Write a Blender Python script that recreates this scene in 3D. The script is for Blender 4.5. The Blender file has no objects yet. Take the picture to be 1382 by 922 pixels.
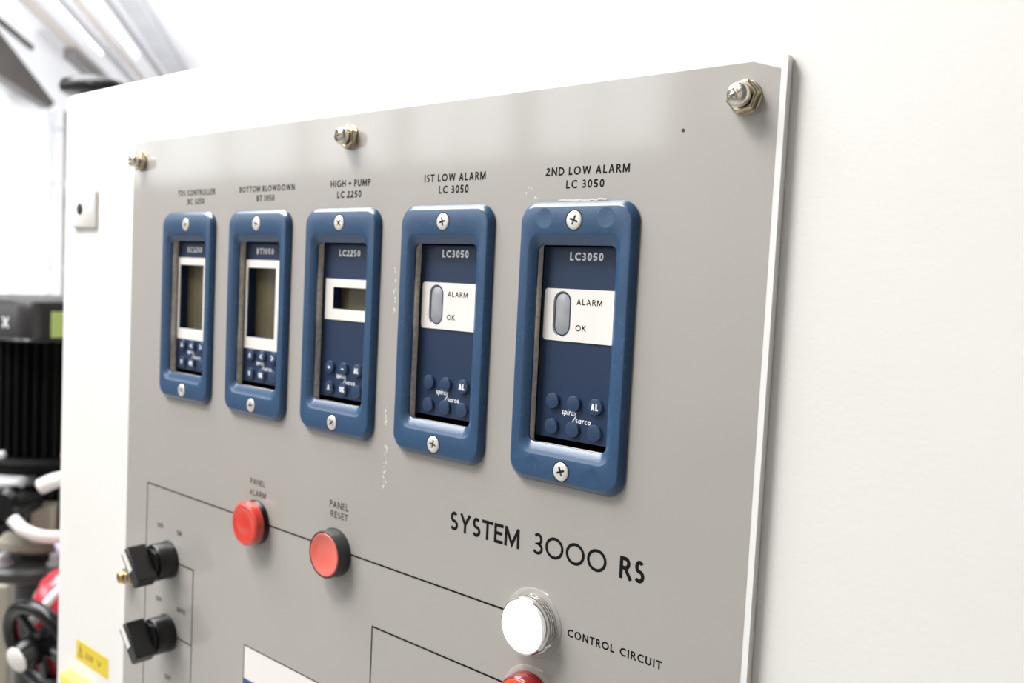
import bpy, math, random
from mathutils import Matrix, Vector
random.seed(7)
S = bpy.context.scene
COL = S.collection
PI = math.pi
mm = 0.001

# ------------------------------------------------------------------ camera
cam_d = bpy.data.cameras.new('camera'); cam = bpy.data.objects.new('camera', cam_d); COL.objects.link(cam)
cam.location = (0.3804, -0.32316, 0.02667)
cam.rotation_euler = (math.radians(86.368), math.radians(-2.804), math.radians(39.983))
cam_d.sensor_width = 36.0
cam_d.lens = 1198.54 * 36.0 / 1382.0
cam_d.clip_start = 0.01; cam_d.clip_end = 100
cam_d.dof.use_dof = True
cam_d.dof.focus_distance = 0.395
cam_d.dof.aperture_fstop = 10.0
S.camera = cam

# ------------------------------------------------------------------ daylight, lamps, exposure
w = bpy.data.worlds.new('World'); S.world = w; w.use_nodes = True
bg = w.node_tree.nodes['Background']; bg.inputs['Color'].default_value = (1.0, 0.985, 0.965, 1); bg.inputs['Strength'].default_value = 0.20
def area(name, loc, target, sx, sy, power, color=(1, 1, 1)):
    d = bpy.data.lights.new(name, 'AREA'); d.shape = 'RECTANGLE'; d.size = sx; d.size_y = sy; d.energy = power; d.color = color
    o = bpy.data.objects.new(name, d); COL.objects.link(o); o.location = loc
    o.rotation_euler = (Vector(target) - Vector(loc)).to_track_quat('-Z', 'Y').to_euler()
    return o
area('ceiling_panel_lamp', (-0.34, -0.62, 1.12), (0.0, 0.0, -0.05), 0.40, 0.25, 16, (1.0, 0.975, 0.945))
area('roof_light', (-1.5, -0.5, 2.0), (-0.6, -0.4, 0), 2.4, 1.9, 200, (0.97, 0.985, 1.0))
area('far_hall_fill', (-3.2, -3.4, 2.9), (-3.0, -4.2, 0), 3.0, 0.8, 90, (1.0, 0.99, 0.97))  # added fill, brightens the part of the hall mirrored in the plate
area('hall_wall_fill', (-2.6, 1.0, 1.48), (-4.2, 2.6, -0.6), 1.6, 1.2, 190, (0.97, 0.985, 1.0))  # added fill without a fixture, turns the hall walls white
area('hall_ceiling_fill', (-2.2, 2.6, -0.6), (-4.4, 3.2, 1.6), 1.6, 1.2, 195, (0.97, 0.985, 1.0))  # added fill aimed upwards to whiten the ceiling
S.view_settings.view_transform = 'Standard'; S.view_settings.look = 'None'
S.view_settings.gamma = 1; S.view_settings.use_curve_mapping = False
S.view_settings.exposure = -0.27

# ------------------------------------------------------------------ materials
def sl(v): v /= 255.0; return v / 12.92 if v <= 0.04045 else ((v + 0.055) / 1.055) ** 2.4
def rgb(r, g, b): return (sl(r), sl(g), sl(b), 1)
def mat(name, col, rough=0.5, metal=0.0, coat=0.0, noise=None, bump=None, emit=0.0, trans=0.0, ior=1.5, sss=0.0, coat_rough=0.05, spec=0.5):
    """noise=(scale, amount) varies the colour; bump=(scale, strength, distance) is fine relief."""
    m = bpy.data.materials.new(name); m.use_nodes = True; nt = m.node_tree; b = nt.nodes['Principled BSDF']
    b.inputs['Base Color'].default_value = col; b.inputs['Roughness'].default_value = rough; b.inputs['Metallic'].default_value = metal
    b.inputs['Coat Weight'].default_value = coat; b.inputs['Coat Roughness'].default_value = coat_rough
    b.inputs['Transmission Weight'].default_value = trans; b.inputs['IOR'].default_value = ior
    b.inputs['Specular IOR Level'].default_value = spec
    if sss: b.inputs['Subsurface Weight'].default_value = sss; b.inputs['Subsurface Radius'].default_value = (0.004, 0.002, 0.001)
    if emit: b.inputs['Emission Color'].default_value = col; b.inputs['Emission Strength'].default_value = emit
    tc = nt.nodes.new('ShaderNodeTexCoord')
    if noise:
        n = nt.nodes.new('ShaderNodeTexNoise'); n.inputs['Scale'].default_value = noise[0]; n.inputs['Detail'].default_value = 5
        nt.links.new(tc.outputs['Object'], n.inputs['Vector'])
        r = nt.nodes.new('ShaderNodeMapRange'); r.inputs['From Min'].default_value = 0.3; r.inputs['From Max'].default_value = 0.7
        r.inputs['To Min'].default_value = 1 - noise[1]; r.inputs['To Max'].default_value = 1 + noise[1]
        nt.links.new(n.outputs['Fac'], r.inputs['Value'])
        v = nt.nodes.new('ShaderNodeVectorMath'); v.operation = 'SCALE'; v.inputs[0].default_value = col[:3]
        nt.links.new(r.outputs['Result'], v.inputs['Scale']); nt.links.new(v.outputs['Vector'], b.inputs['Base Color'])
    if bump:
        n = nt.nodes.new('ShaderNodeTexNoise'); n.inputs['Scale'].default_value = bump[0]; n.inputs['Detail'].default_value = 3
        nt.links.new(tc.outputs['Object'], n.inputs['Vector'])
        bp = nt.nodes.new('ShaderNodeBump'); bp.inputs['Strength'].default_value = bump[1]; bp.inputs['Distance'].default_value = bump[2]
        nt.links.new(n.outputs['Fac'], bp.inputs['Height']); nt.links.new(bp.outputs['Normal'], b.inputs['Normal'])
    return m
def blue_plastic():
    m = mat('blue_moulded_plastic', rgb(44, 76, 110), 0.3, coat=0.5, coat_rough=0.22, noise=(60, 0.10), bump=(900, 0.25, 0.0002))
    nt = m.node_tree; b = nt.nodes['Principled BSDF']
    tc = [n for n in nt.nodes if n.type == 'TEX_COORD'][0]
    src = b.inputs['Base Color'].links[0].from_socket
    n = nt.nodes.new('ShaderNodeTexNoise'); n.inputs['Scale'].default_value = 260; n.inputs['Detail'].default_value = 8; n.inputs['Distortion'].default_value = 2.5
    nt.links.new(tc.outputs['Object'], n.inputs['Vector'])
    r = nt.nodes.new('ShaderNodeMapRange'); r.inputs['From Min'].default_value = 0.6; r.inputs['From Max'].default_value = 0.8; r.inputs['To Max'].default_value = 0.30
    nt.links.new(n.outputs['Fac'], r.inputs['Value'])
    mx = nt.nodes.new('ShaderNodeMix'); mx.data_type = 'RGBA'; mx.inputs['B'].default_value = rgb(120, 145, 180)
    nt.links.new(r.outputs['Result'], mx.inputs['Factor']); nt.links.new(src, mx.inputs['A']); nt.links.new(mx.outputs['Result'], b.inputs['Base Color'])
    return m
M = {}
M['powder'] = mat('white_powder_coat', rgb(236, 233, 228), 0.45, noise=(14, 0.01), bump=(420, 0.16, 0.0005))
M['film'] = mat('grey_printed_film', rgb(170, 165, 158), 0.6, coat=1.0, noise=(9, 0.02), coat_rough=0.10)
M['acrylic'] = mat('acrylic_edge', rgb(240, 238, 234), 0.3, sss=0.3)
M['cut_edge'] = mat('sawn_acrylic_edge', rgb(238, 228, 212), 0.6, noise=(350, 0.2), bump=(900, 0.6, 0.0006))
M['ink'] = mat('black_ink', rgb(8, 7, 7), 0.6, spec=0.2)
M['white_ink'] = mat('white_ink', rgb(235, 236, 238), 0.5)
M['blue'] = blue_plastic()
M['navy'] = mat('dark_blue_keypad', rgb(15, 42, 74), 0.5, noise=(40, 0.05))
M['key'] = mat('blue_rubber_key', rgb(32, 58, 90), 0.4, coat=0.5, coat_rough=0.2, bump=(1500, 0.2, 0.0001))
M['black'] = mat('black_plastic', rgb(13, 12, 12), 0.4, coat=0.3, coat_rough=0.2, bump=(700, 0.2, 0.0002))
M['black_gloss'] = mat('black_gloss', rgb(8, 7, 7), 0.25)
M['shadow_gap'] = mat('housing_gap_shade', rgb(14, 15, 18), 0.7)
M['label_white'] = mat('white_label', rgb(238, 233, 226), 0.5)
M['lens_grey'] = mat('grey_translucent_window', rgb(158, 160, 162), 0.3, coat=0.4, noise=(220, 0.08))
M['lens_rim'] = mat('grey_window_rim', rgb(120, 118, 118), 0.4)
M['lcd'] = mat('olive_display_glass', rgb(92, 84, 62), 0.2, coat=1.0, noise=(60, 0.08))
M['nickel'] = mat('nickel_plated_steel', rgb(236, 230, 218), 0.2, metal=1.0, noise=(500, 0.06))
M['zinc'] = mat('zinc_plated_screw', rgb(238, 235, 228), 0.38, metal=0.55, noise=(500, 0.08))
M['brassy'] = mat('warm_nickel', rgb(205, 192, 165), 0.25, metal=1.0, noise=(400, 0.15))
M['red_lens'] = mat('red_translucent_plastic', rgb(226, 62, 44), 0.25, coat=1.0, sss=0.4)
M['salmon'] = mat('salmon_button_plastic', rgb(232, 108, 94), 0.4, coat=0.3, noise=(120, 0.03))
M['orange_lens'] = mat('orange_red_lens', rgb(226, 86, 48), 0.25, coat=1.0, sss=0.3)
M['dark_red'] = mat('dark_red_lens_rim', rgb(140, 24, 26), 0.15, coat=1.0)
M['collar'] = mat('charcoal_collar', rgb(62, 64, 63), 0.35, bump=(800, 0.2, 0.0001))
M['lamp_white'] = mat('lit_white_lens', rgb(250, 250, 250), 0.3, emit=0.45)
M['clear'] = mat('clear_plastic', (0.97, 0.97, 0.96, 1), 0.05, trans=1.0, ior=1.46)
M['clear_rim'] = mat('ridged_clear_plastic', rgb(240, 240, 238), 0.04, trans=1.0, ior=1.46)
M['yellow'] = mat('yellow_vinyl', rgb(226, 200, 52), 0.5)
M['yellow_box'] = mat('yellow_enclosure', rgb(232, 200, 104), 0.45)
M['room_white'] = mat('white_painted_wall', rgb(244, 244, 246), 0.7, noise=(2, 0.01))
M['floor'] = mat('grey_floor_paint', rgb(168, 166, 162), 0.5, noise=(3, 0.06))
M['dark_steel'] = mat('weathered_steel', rgb(58, 51, 44), 0.6, noise=(5, 0.25))
M['pale_steel'] = mat('pale_grey_steel', rgb(160, 160, 164), 0.5, noise=(4, 0.08))
M['brown_line'] = mat('pale_brown_batten', rgb(176, 168, 162), 0.6)
M['grey_steel'] = mat('mid_grey_steel', rgb(104, 101, 100), 0.5, noise=(4, 0.1))
M['tube'] = mat('lit_fluorescent_tube', (1, 1, 1, 1), 0.5, emit=1.6)
M['motor'] = mat('black_motor_paint', rgb(4, 4, 4), 0.7, spec=0.2)
M['fan_cover'] = mat('dark_grey_fan_cover', rgb(44, 41, 41), 0.4)
M['green'] = mat('lime_green_label', rgb(200, 222, 130), 0.5)
M['silver'] = mat('cast_aluminium', rgb(188, 186, 190), 0.45, metal=0.1, noise=(20, 0.15))
M['beige'] = mat('beige_paint', rgb(176, 168, 152), 0.5, noise=(10, 0.1))
M['cable'] = mat('white_cable_sheath', rgb(238, 234, 230), 0.4)
M['red_paint'] = mat('glossy_red_paint', rgb(205, 52, 66), 0.25, coat=1.0)
M['brass'] = mat('yellow_brass', rgb(214, 178, 110), 0.25, metal=1.0, noise=(400, 0.15))
M['smear'] = mat('dried_white_adhesive', rgb(222, 216, 206), 0.6)
M['wood'] = mat('dark_bench_wood', rgb(92, 84, 78), 0.5, noise=(6, 0.2))

# ------------------------------------------------------------------ object helpers
def parent_to(o, p):
    if p is not None: o.parent = p
def mesh(name, vs, fs, m, parent=None, xf=None, smooth=None, bevel=0, scale=mm, seg=2):
    """verts in millimetres, local to the thing; m is one material or a list with face material indices in fs triples"""
    me = bpy.data.meshes.new(name)
    pts = [Vector(v) for v in vs]
    if xf is not None: pts = [xf @ p for p in pts]
    me.from_pydata([tuple(p * scale) for p in pts], [], fs); me.update()
    me.materials.append(m)
    if smooth is not None:
        for p in me.polygons: p.use_smooth = True
        me.set_sharp_from_angle(angle=math.radians(smooth))
    o = bpy.data.objects.new(name, me); COL.objects.link(o); parent_to(o, parent)
    if bevel:
        b = o.modifiers.new('bevel', 'BEVEL'); b.width = bevel * scale; b.segments = seg; b.limit_method = 'ANGLE'
        for p in me.polygons: p.use_smooth = True
        me.set_sharp_from_angle(angle=math.radians(35))
    return o
def thing(name, label, cat, loc=(0, 0, 0), rz=0.0, group=None):
    o = bpy.data.objects.new(name, None); COL.objects.link(o); o.location = loc; o.rotation_euler = (0, 0, rz)
    o.empty_display_size = 0.01
    return tag(o, label, cat, group)
def tag(o, label, cat, group=None):
    o['label'] = label; o['category'] = cat
    if group: o['group'] = group
    return o
def structure(o): o['kind'] = 'structure'; return o
def merge(*parts):
    V, F = [], []
    for v, f in parts:
        n = len(V); V += list(v); F += [tuple(i + n for i in q) for q in f]
    return V, F
def box(x0, x1, y0, y1, z0, z1):
    return ([(x0, y0, z0), (x1, y0, z0), (x1, y1, z0), (x0, y1, z0), (x0, y0, z1), (x1, y0, z1), (x1, y1, z1), (x0, y1, z1)],
            [(0, 3, 2, 1), (4, 5, 6, 7), (0, 1, 5, 4), (1, 2, 6, 5), (2, 3, 7, 6), (3, 0, 4, 7)])
def rot(vf, M4): return ([tuple(M4 @ Vector(v)) for v in vf[0]], vf[1])
def lathe(profile, n=48, cx=0, cz=0, close0=True, close1=True):
    """profile of (radius, y) along the y axis, first point nearest the plate"""
    V, F = [], []
    for r, y in profile:
        for i in range(n):
            a = 2 * PI * i / n; V.append((cx + r * math.cos(a), y, cz + r * math.sin(a)))
    for k in range(len(profile) - 1):
        for i in range(n):
            j = (i + 1) % n; F.append((k * n + i, (k + 1) * n + i, (k + 1) * n + j, k * n + j))
    if close0: F.append(tuple(range(n)))
    if close1: F.append(tuple((len(profile) - 1) * n + i for i in reversed(range(n))))
    return V, F
UP = Matrix.Rotation(PI / 2, 4, 'X')            # turns the lathe's +y axis to +z
def rr(hx, hz, r, n=8, cx=0, cz=0):
    pts = []
    for (sx, sz, a0) in ((1, 1, 0), (-1, 1, 90), (-1, -1, 180), (1, -1, 270)):
        for k in range(n + 1):
            a = math.radians(a0 + 90 * k / n)
            pts.append((cx + sx * (hx - r) + r * math.cos(a), cz + sz * (hz - r) + r * math.sin(a)))
    return pts
def loft(loops, cap0=False, cap1=False):
    """loops: list of (outline [(x,z)], y)"""
    V, F = [], []; n = len(loops[0][0])
    for pts, y in loops: V += [(x, y, z) for x, z in pts]
    for k in range(len(loops) - 1):
        for i in range(n):
            j = (i + 1) % n; F.append((k * n + i, (k + 1) * n + i, (k + 1) * n + j, k * n + j))
    if cap0: F.append(tuple(range(n)))
    if cap1: F.append(tuple((len(loops) - 1) * n + i for i in reversed(range(n))))
    return V, F
def holed(x0, x1, z0, z1, y0, y1, holes, walls=True):
    """sheet with rectangular holes; returns (sheet faces, hole-wall faces)"""
    xs = sorted(set([x0, x1] + [h[0] for h in holes] + [h[1] for h in holes]))
    zs = sorted(set([z0, z1] + [h[2] for h in holes] + [h[3] for h in holes]))
    def solid(i, k):
        if i < 0 or k < 0 or i >= len(xs) - 1 or k >= len(zs) - 1: return False
        cx = (xs[i] + xs[i + 1]) / 2; cz = (zs[k] + zs[k + 1]) / 2
        return not any(h[0] < cx < h[1] and h[2] < cz < h[3] for h in holes)
    V = []; idx = {}
    for i, x in enumerate(xs):
        for k, z in enumerate(zs):
            idx[i, k] = len(V); V.append((x, y0, z)); V.append((x, y1, z))
    F = []; W = []
    for i in range(len(xs) - 1):
        for k in range(len(zs) - 1):
            if not solid(i, k): continue
            a, b, c, d = idx[i, k], idx[i + 1, k], idx[i + 1, k + 1], idx[i, k + 1]
            F.append((a, b, c, d)); F.append((a + 1, d + 1, c + 1, b + 1))
            for (di, dk, p, q) in ((0, -1, a, b), (1, 0, b, c), (0, 1, c, d), (-1, 0, d, a)):
                if not solid(i + di, k + dk):
                    border = not (0 <= i + di < len(xs) - 1 and 0 <= k + dk < len(zs) - 1)
                    (F if border else W).append((p, p + 1, q + 1, q))
    return V, F, W
def frame_polar(outer, inner, cx, cz, y0, y1, n=96):
    """flat ring between two outlines given as radius functions about (cx,cz), with inner and outer walls"""
    V, F = [], []
    for f, y in ((outer, y1), (outer, y0), (inner, y0), (inner, y1)):
        for i in range(n):
            a = 2 * PI * i / n; r = f(a); V.append((cx + r * math.cos(a), y, cz + r * math.sin(a)))
    for k in range(3):
        for i in range(n):
            j = (i + 1) % n; F.append((k * n + i, (k + 1) * n + i, (k + 1) * n + j, k * n + j))
    return V, F
def ray_rect(x0, x1, z0, z1, cx, cz):
    def f(a):
        c, s = math.cos(a), math.sin(a); t = 1e9
        if c > 1e-9: t = min(t, (x1 - cx) / c)
        if c < -1e-9: t = min(t, (x0 - cx) / c)
        if s > 1e-9: t = min(t, (z1 - cz) / s)
        if s < -1e-9: t = min(t, (z0 - cz) / s)
        return t
    return f
def ray_round(x0, x1, z0, z1, rad, cx, cz):
    base = ray_rect(x0, x1, z0, z1, cx, cz)
    def f(a):
        c, s = math.cos(a), math.sin(a); t = base(a)
        for _ in range(400):
            x, z = cx + t * c, cz + t * s
            qx = min(max(x, x0 + rad), x1 - rad); qz = min(max(z, z0 + rad), z1 - rad)
            if math.hypot(x - qx, z - qz) <= rad: return t
            t -= .01
        return t
    return f
def ray_stadium(r, half):
    def f(a):
        c, s = abs(math.cos(a)), abs(math.sin(a))
        if c > 1e-9 and r / c * s <= half: return r / c
        return half * s + math.sqrt(max(0, r * r - (half * c) ** 2))
    return f

# ------------------------------------------------------------------ lettering (stroke alphabet, cap height 1)
def arc(cx, cy, rx, ry, a0, a1, n=14):
    return [(cx + rx * math.cos(math.radians(a0 + (a1 - a0) * i / n)), cy + ry * math.sin(math.radians(a0 + (a1 - a0) * i / n))) for i in range(n + 1)]
def glyph(ch, s):
    h = s / 2; T = 1 - h; ry = (1 - 2 * h) / 4; yu = .5 + ry; yl = .5 - ry
    if ch == 'O': return .88, [arc(.44, .5, .44 - h, .5 - h, 0, 360, 40)]
    if ch == '0': return .56, [arc(.28, .5, .28 - h, .5 - h, 0, 360, 32)]
    if ch == 'C': return .72, [arc(.46, .5, .46 - h, .5 - h, 48, 312, 26)]
    if ch == 'G': return .82, [arc(.46, .5, .46 - h, .5 - h, 48, 345, 28) + [(.78 - h, .45)], [(.5, .45), (.78, .45)]]
    if ch == 'I': return s + .02, [[(h + .01, 0), (h + .01, 1)]]
    if ch == 'L': return .48, [[(h, 1), (h, h), (.48, h)]]
    if ch == 'E': return .5, [[(.5, T), (h, T), (h, h), (.5, h)], [(h, .52), (.45, .52)]]
    if ch == 'F': return .48, [[(.48, T), (h, T), (h, 0)], [(h, .5), (.43, .5)]]
    if ch == 'H': return .7, [[(h, 0), (h, 1)], [(.7 - h, 0), (.7 - h, 1)], [(h, .5), (.7 - h, .5)]]
    if ch == 'T': return .6, [[(0, T), (.6, T)], [(.3, T), (.3, 0)]]
    if ch == 'N': return .74, [[(h, 0), (h, 1)], [(h, .96), (.74 - h, .04)], [(.74 - h, 0), (.74 - h, 1)]]
    if ch == 'M': return .82, [[(h, 0), (.1, 1)], [(.1, .97), (.41, .15), (.72, .97)], [(.72, 1), (.82 - h, 0)]]
    if ch == 'W': return 1.05, [[(h, 1), (.28, .04)], [(.28, .04), (.525, .95)], [(.525, .95), (.77, .04)], [(.77, .04), (1.05 - h, 1)]]
    if ch == 'A': return .72, [[(h, 0), (.36, .97)], [(.36, .97), (.72 - h, 0)], [(.15, .33), (.57, .33)]]
    if ch == 'V' or ch == 'v': return .7, [[(h, 1), (.35, .03)], [(.35, .03), (.7 - h, 1)]]
    if ch == '^': return .7, [[(h, 0), (.35, .97)], [(.35, .97), (.7 - h, 0)]]
    if ch == 'Y': return .66, [[(h, 1), (.33, .45)], [(.66 - h, 1), (.33, .45)], [(.33, .47), (.33, 0)]]
    if ch == 'K': return .62, [[(h, 0), (h, 1)], [(h, .45), (.56, 1)], [(.22, .6), (.6, 0)]]
    if ch == 'X': return .66, [[(h, 0), (.66 - h, 1)], [(h, 1), (.66 - h, 0)]]
    if ch == 'U': return .68, [[(h, 1), (h, .34)] + arc(.34, .34, .34 - h, .34 - h, 180, 360, 14) + [(.68 - h, 1)]]
    if ch == 'P': return .52, [[(h, 0), (h, 1)], [(h, T), (.28, T)] + arc(.28, .74 - h / 2, .24 - h, .26 - h / 2, 90, -90, 10) + [(h, .48)]]
    if ch == 'R': return .58, [[(h, 0), (h, 1)], [(h, T), (.28, T)] + arc(.28, .75 - h / 2, .24 - h, .25 - h / 2, 90, -90, 10) + [(h, .5)], [(.27, .5), (.56, 0)]]
    if ch == 'B': return .54, [[(h, 0), (h, 1)], [(h, T), (.26, T)] + arc(.26, .76 - h / 2, .23 - h, .24 - h / 2, 90, -90, 8) + [(h, .52)],
                              [(h, .52), (.28, .52)] + arc(.28, .26 + h / 2, .26 - h, .26 - h / 2, 90, -90, 8) + [(h, h)]]
    if ch == 'D': return .74, [[(h, h), (h, T), (.26, T)] + arc(.26, .5, .48 - h, .5 - h, 90, -90, 18) + [(h, h)], [(h, 0), (h, 1)]]
    if ch == 'S': return .5, [arc(.25, yu, .22 - h, ry, 35, 270, 14) + arc(.25, yl, .25 - h, ry, 90, -150, 14)[1:]]
    if ch == '3': return .52, [arc(.25, yu, .23 - h, ry, 145, -90, 14) + arc(.25, yl, .27 - h, ry, 90, -150, 14)[1:]]
    if ch == '2': return .54, [arc(.26, .70, .25 - h, .30 - h, 165, -30, 14) + [(.05, h), (.54, h)]]
    if ch == '5': return .52, [[(.46, T), (.13, T), (.09, .55)] + arc(.24, .32, .28 - h, .32 - h, 115, -150, 16)]
    if ch == '1': return .3, [[(.15, 0), (.15, 1)], [(.15, .98), (.0, .82)]]
    if ch == '+': return .5, [[(.25, .2), (.25, .75)], [(0, .475), (.5, .475)]]
    if ch == '-': return .36, [[(0, .45), (.36, .45)]]
    if ch == '<': return .6, [[(.6, .95), (.08, .5), (.6, .05)]]
    if ch == '>': return .6, [[(0, .95), (.52, .5), (0, .05)]]
    if ch == '/': return .5, [[(0, -.4), (.5, 1.3)]]
    if ch == '!': return .2, [[(.1, .3), (.1, 1)], [(.1, 0), (.1, .16)]]
    # lower case, x-height .66
    if ch == 's': return .4, [arc(.2, .5, .17 - h * .6, .16 - h * .5, 35, 270, 8) + arc(.2, .2, .2 - h * .6, .17 - h * .4, 90, -150, 8)[1:]]
    if ch == 'p': return .5, [[(h, -.25), (h, .66)], arc(.27, .33, .23 - h * .5, .33 - h, 0, 360, 16)]
    if ch == 'i': return s + .04, [[(h + .02, 0), (h + .02, .62)], [(h + .02, .78), (h + .02, .95)]]
    if ch == 'r': return .34, [[(h, 0), (h, .66)], [(h, .4)] + arc(.3, .36, .22, .26, 150, 80, 5)]
    if ch == 'a': return .5, [arc(.24, .33, .24 - h * .6, .33 - h, 0, 360, 16), [(.5 - h, 0), (.5 - h, .66)]]
    if ch == 'x': return .46, [[(0, 0), (.46, .66)], [(0, .66), (.46, 0)]]
    if ch == 'c': return .42, [arc(.27, .33, .27 - h, .33 - h, 50, 310, 12)]
    if ch == 'o': return .52, [arc(.26, .33, .26 - h, .33 - h, 0, 360, 18)]
    return .4, []
def ribbon(V, F, pts, wd, y):
    closed = len(pts) > 3 and math.dist(pts[0], pts[-1]) < 1e-5
    if closed: pts = pts[:-1]
    q = []
    for p in pts:
        if not q or math.dist(p, q[-1]) > 1e-6: q.append(p)
    pts = q; n = len(pts); base = len(V)
    if n < 2: return
    for i in range(n):
        if closed: a, b, c = pts[i - 1], pts[i], pts[(i + 1) % n]
        else: a, b, c = pts[max(i - 1, 0)], pts[i], pts[min(i + 1, n - 1)]
        def nrm(p, r):
            d = math.dist(p, r); return (-(r[1] - p[1]) / d, (r[0] - p[0]) / d)
        n1 = nrm(a, b) if a != b else nrm(b, c); n2 = nrm(b, c) if b != c else n1
        mx, my = n1[0] + n2[0], n1[1] + n2[1]; L = math.hypot(mx, my) or 1
        mx /= L; my /= L; k = wd / 2 / max(.35, mx * n1[0] + my * n1[1])
        V.append((b[0] + mx * k, y, b[1] + my * k)); V.append((b[0] - mx * k, y, b[1] - my * k))
    for i in range(n if closed else n - 1):
        j = (i + 1) % n
        F.append((base + 2 * i, base + 2 * i + 1, base + 2 * j + 1, base + 2 * j))
def lettering(name, text, x0, x1, z0, z1, y, m, parent, weight=.12, gap=.14, space=.36, xf=None, label=None, slant=0.0, contrast=1.0):
    """flat printed letters fitted between x0..x1, baseline z0, cap line z1, just proud of the surface at y"""
    H = z1 - z0; w_ = 0
    for ch in text: w_ += space if ch == ' ' else glyph(ch, weight)[0] + gap
    w_ -= gap; sx = (x1 - x0) / w_
    V, F = [], []; pen = 0; k = 0
    for ch in text:
        if ch == ' ': pen += space; continue
        g, st = glyph(ch, weight)
        for s_ in st:
            ribbon(V, F, [(x0 + (pen + p[0]) * sx + slant * p[1] * H, z0 + p[1] * H) for p in s_], weight * H, y - .03 - .004 * (k % 5)); k += 1
        pen += g + gap
    o = mesh(name, V, F, m, parent, xf)
    if label: o['label'] = label
    return o

# ------------------------------------------------------------------ the hall (local frame: x across, y away from the camera, z up from the lens)
RZ = math.atan2(.8, .6)
CAM = Vector(cam.location)
def RM(lat, dep, h): return (CAM.x + .6 * lat - .8 * dep, CAM.y + .8 * lat + .6 * dep, CAM.z + h)
FLOOR = -1.5
HF = FLOOR * 1000 - CAM.z * 1000
def room_mesh(name, vf, m, **k):
    o = mesh(name, vf[0], vf[1], m, None, **k); o.location = CAM; o.rotation_euler = (0, 0, RZ); return o
structure(room_mesh('floor', box(-4500, 6000, -7000, 7500, HF - 60, HF), M['floor']))
structure(room_mesh('wall_left', box(-1860, -1800, 3900, 8300, HF, 1560), M['room_white']))
structure(room_mesh('wall_back', box(-1860, 5900, 8300, 8360, HF, 1560), M['room_white']))
structure(room_mesh('ceiling', box(-1860, 5900, 2600, 8360, 1560, 1620), M['room_white']))

def hall_bar(name, label, cat, lat0, lat1, d0, d1, h0, h1, m, group=None):
    x, d, h = (lat0 + lat1) / 2, (d0 + d1) / 2, (h0 + h1) / 2
    t = box(lat0 - x, lat1 - x, d0 - d, d1 - d, h0 - h, h1 - h)
    o = mesh(name, t[0], t[1], m, None, bevel=6); o.location = RM(x * mm, d * mm, h * mm); o.rotation_euler = (0, 0, RZ)
    return tag(o, label, cat, group)
# tapered steel beam along the head of the left wall
t = thing('roof_beam', 'dark tapered steel beam running along the top of the left wall', 'beam', RM(-1.71, 5.4, 1.03), RZ)
pv = [(-1500, 0), (1150, 0), (1250, 45), (-1500, 480)]
V, F = [], []
for x in (-34, 34): V += [(x, a, b) for a, b in pv]
F = [(0, 3, 2, 1), (4, 5, 6, 7), (0, 1, 5, 4), (1, 2, 6, 5), (2, 3, 7, 6), (3, 0, 4, 7)]
mesh('web', V, F, M['dark_steel'], t)
for nm, e in (('bottom_flange', ((-1500, 0), (1150, 0))), ('top_flange', ((-1500, 480), (1250, 45)))):
    (a, b), (c, d) = e; V = []
    for x in (-36, 26): V += [(x, a, b - 8), (x, c, d - 12), (x, c, d + 12), (x, a, b + 12)]
    mesh(nm, V, F, M['dark_steel'] if nm[0] == 't' else M['grey_steel'], t, bevel=3)
hall_bar('ceiling_batten', 'thin dark batten on the ceiling nearest the left wall beam', 'batten', -1795, -1770, 3000, 6500, 1380, 1410, M['dark_steel'])
hall_bar('ceiling_rail', 'grey steel ceiling rail ending just above the black vessel cap', 'rail', -1545, -1515, 3000, 8250, 1400, 1460, M['brown_line'])
hall_bar('cable_tray', 'mid grey cable tray end hanging low above the black vessel cap', 'cable tray', -1570, -1490, 6400, 7500, 1330, 1400, M['grey_steel'])
hall_bar('ceiling_rail', 'thin pale brown rail between the two strips of ceiling light', 'rail', -1290, -1262, 3000, 8250, 1440, 1470, M['brown_line'])
hall_bar('ceiling_rail', 'slim grey rail right of the first ceiling light strip', 'rail', -1385, -1360, 3000, 8250, 1440, 1480, M['pale_steel'])
hall_bar('air_duct', 'broad pale grey duct on the ceiling furthest right of the rails', 'duct', -1010, -900, 3000, 8250, 1400, 1490, M['pale_steel'])
hall_bar('ceiling_rail', 'faint pale grey rail beside the broad duct', 'rail', -1120, -1100, 3000, 8250, 1440, 1480, M['pale_steel'])
for lat, lab in ((-1440, 'white lit strip light on the ceiling left of the slim grey rail'), (-1215, 'white lit strip light on the ceiling right of the pale brown rail')):
    t = thing('fluorescent_light', lab, 'ceiling light', RM(lat * mm, 4.6, 1.54), RZ, 'strip lights on the ceiling')
    b = box(-32, 32, -1500, 2300, -28, 20); mesh('light_body', b[0], b[1], M['room_white'], t, bevel=4)
    b = rot(lathe([(16, -1480), (16, 2280)], 16), Matrix.Translation((0, 0, -46))); mesh('tube', b[0], b[1], M['tube'], t, smooth=40)
o = hall_bar('hanger_rod', 'thin pale vertical rod hanging from the ceiling right of the duct', 'rod', -506, -492, 5900, 5914, 1180, 1560, M['pale_steel'])
V, F = merge(box(-60, 60, -30, 30, -30, 30)); o = mesh('ceiling_brace', [(x * 3.2, y, z + x * -.9) for x, y, z in V], F, M['pale_steel'], None, bevel=4)
o.location = RM(.13, 5.1, 1.51); o.rotation_euler = (0, 0, RZ); tag(o, 'pale grey slanting brace on the ceiling above the middle of the cabinet', 'brace')
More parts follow.
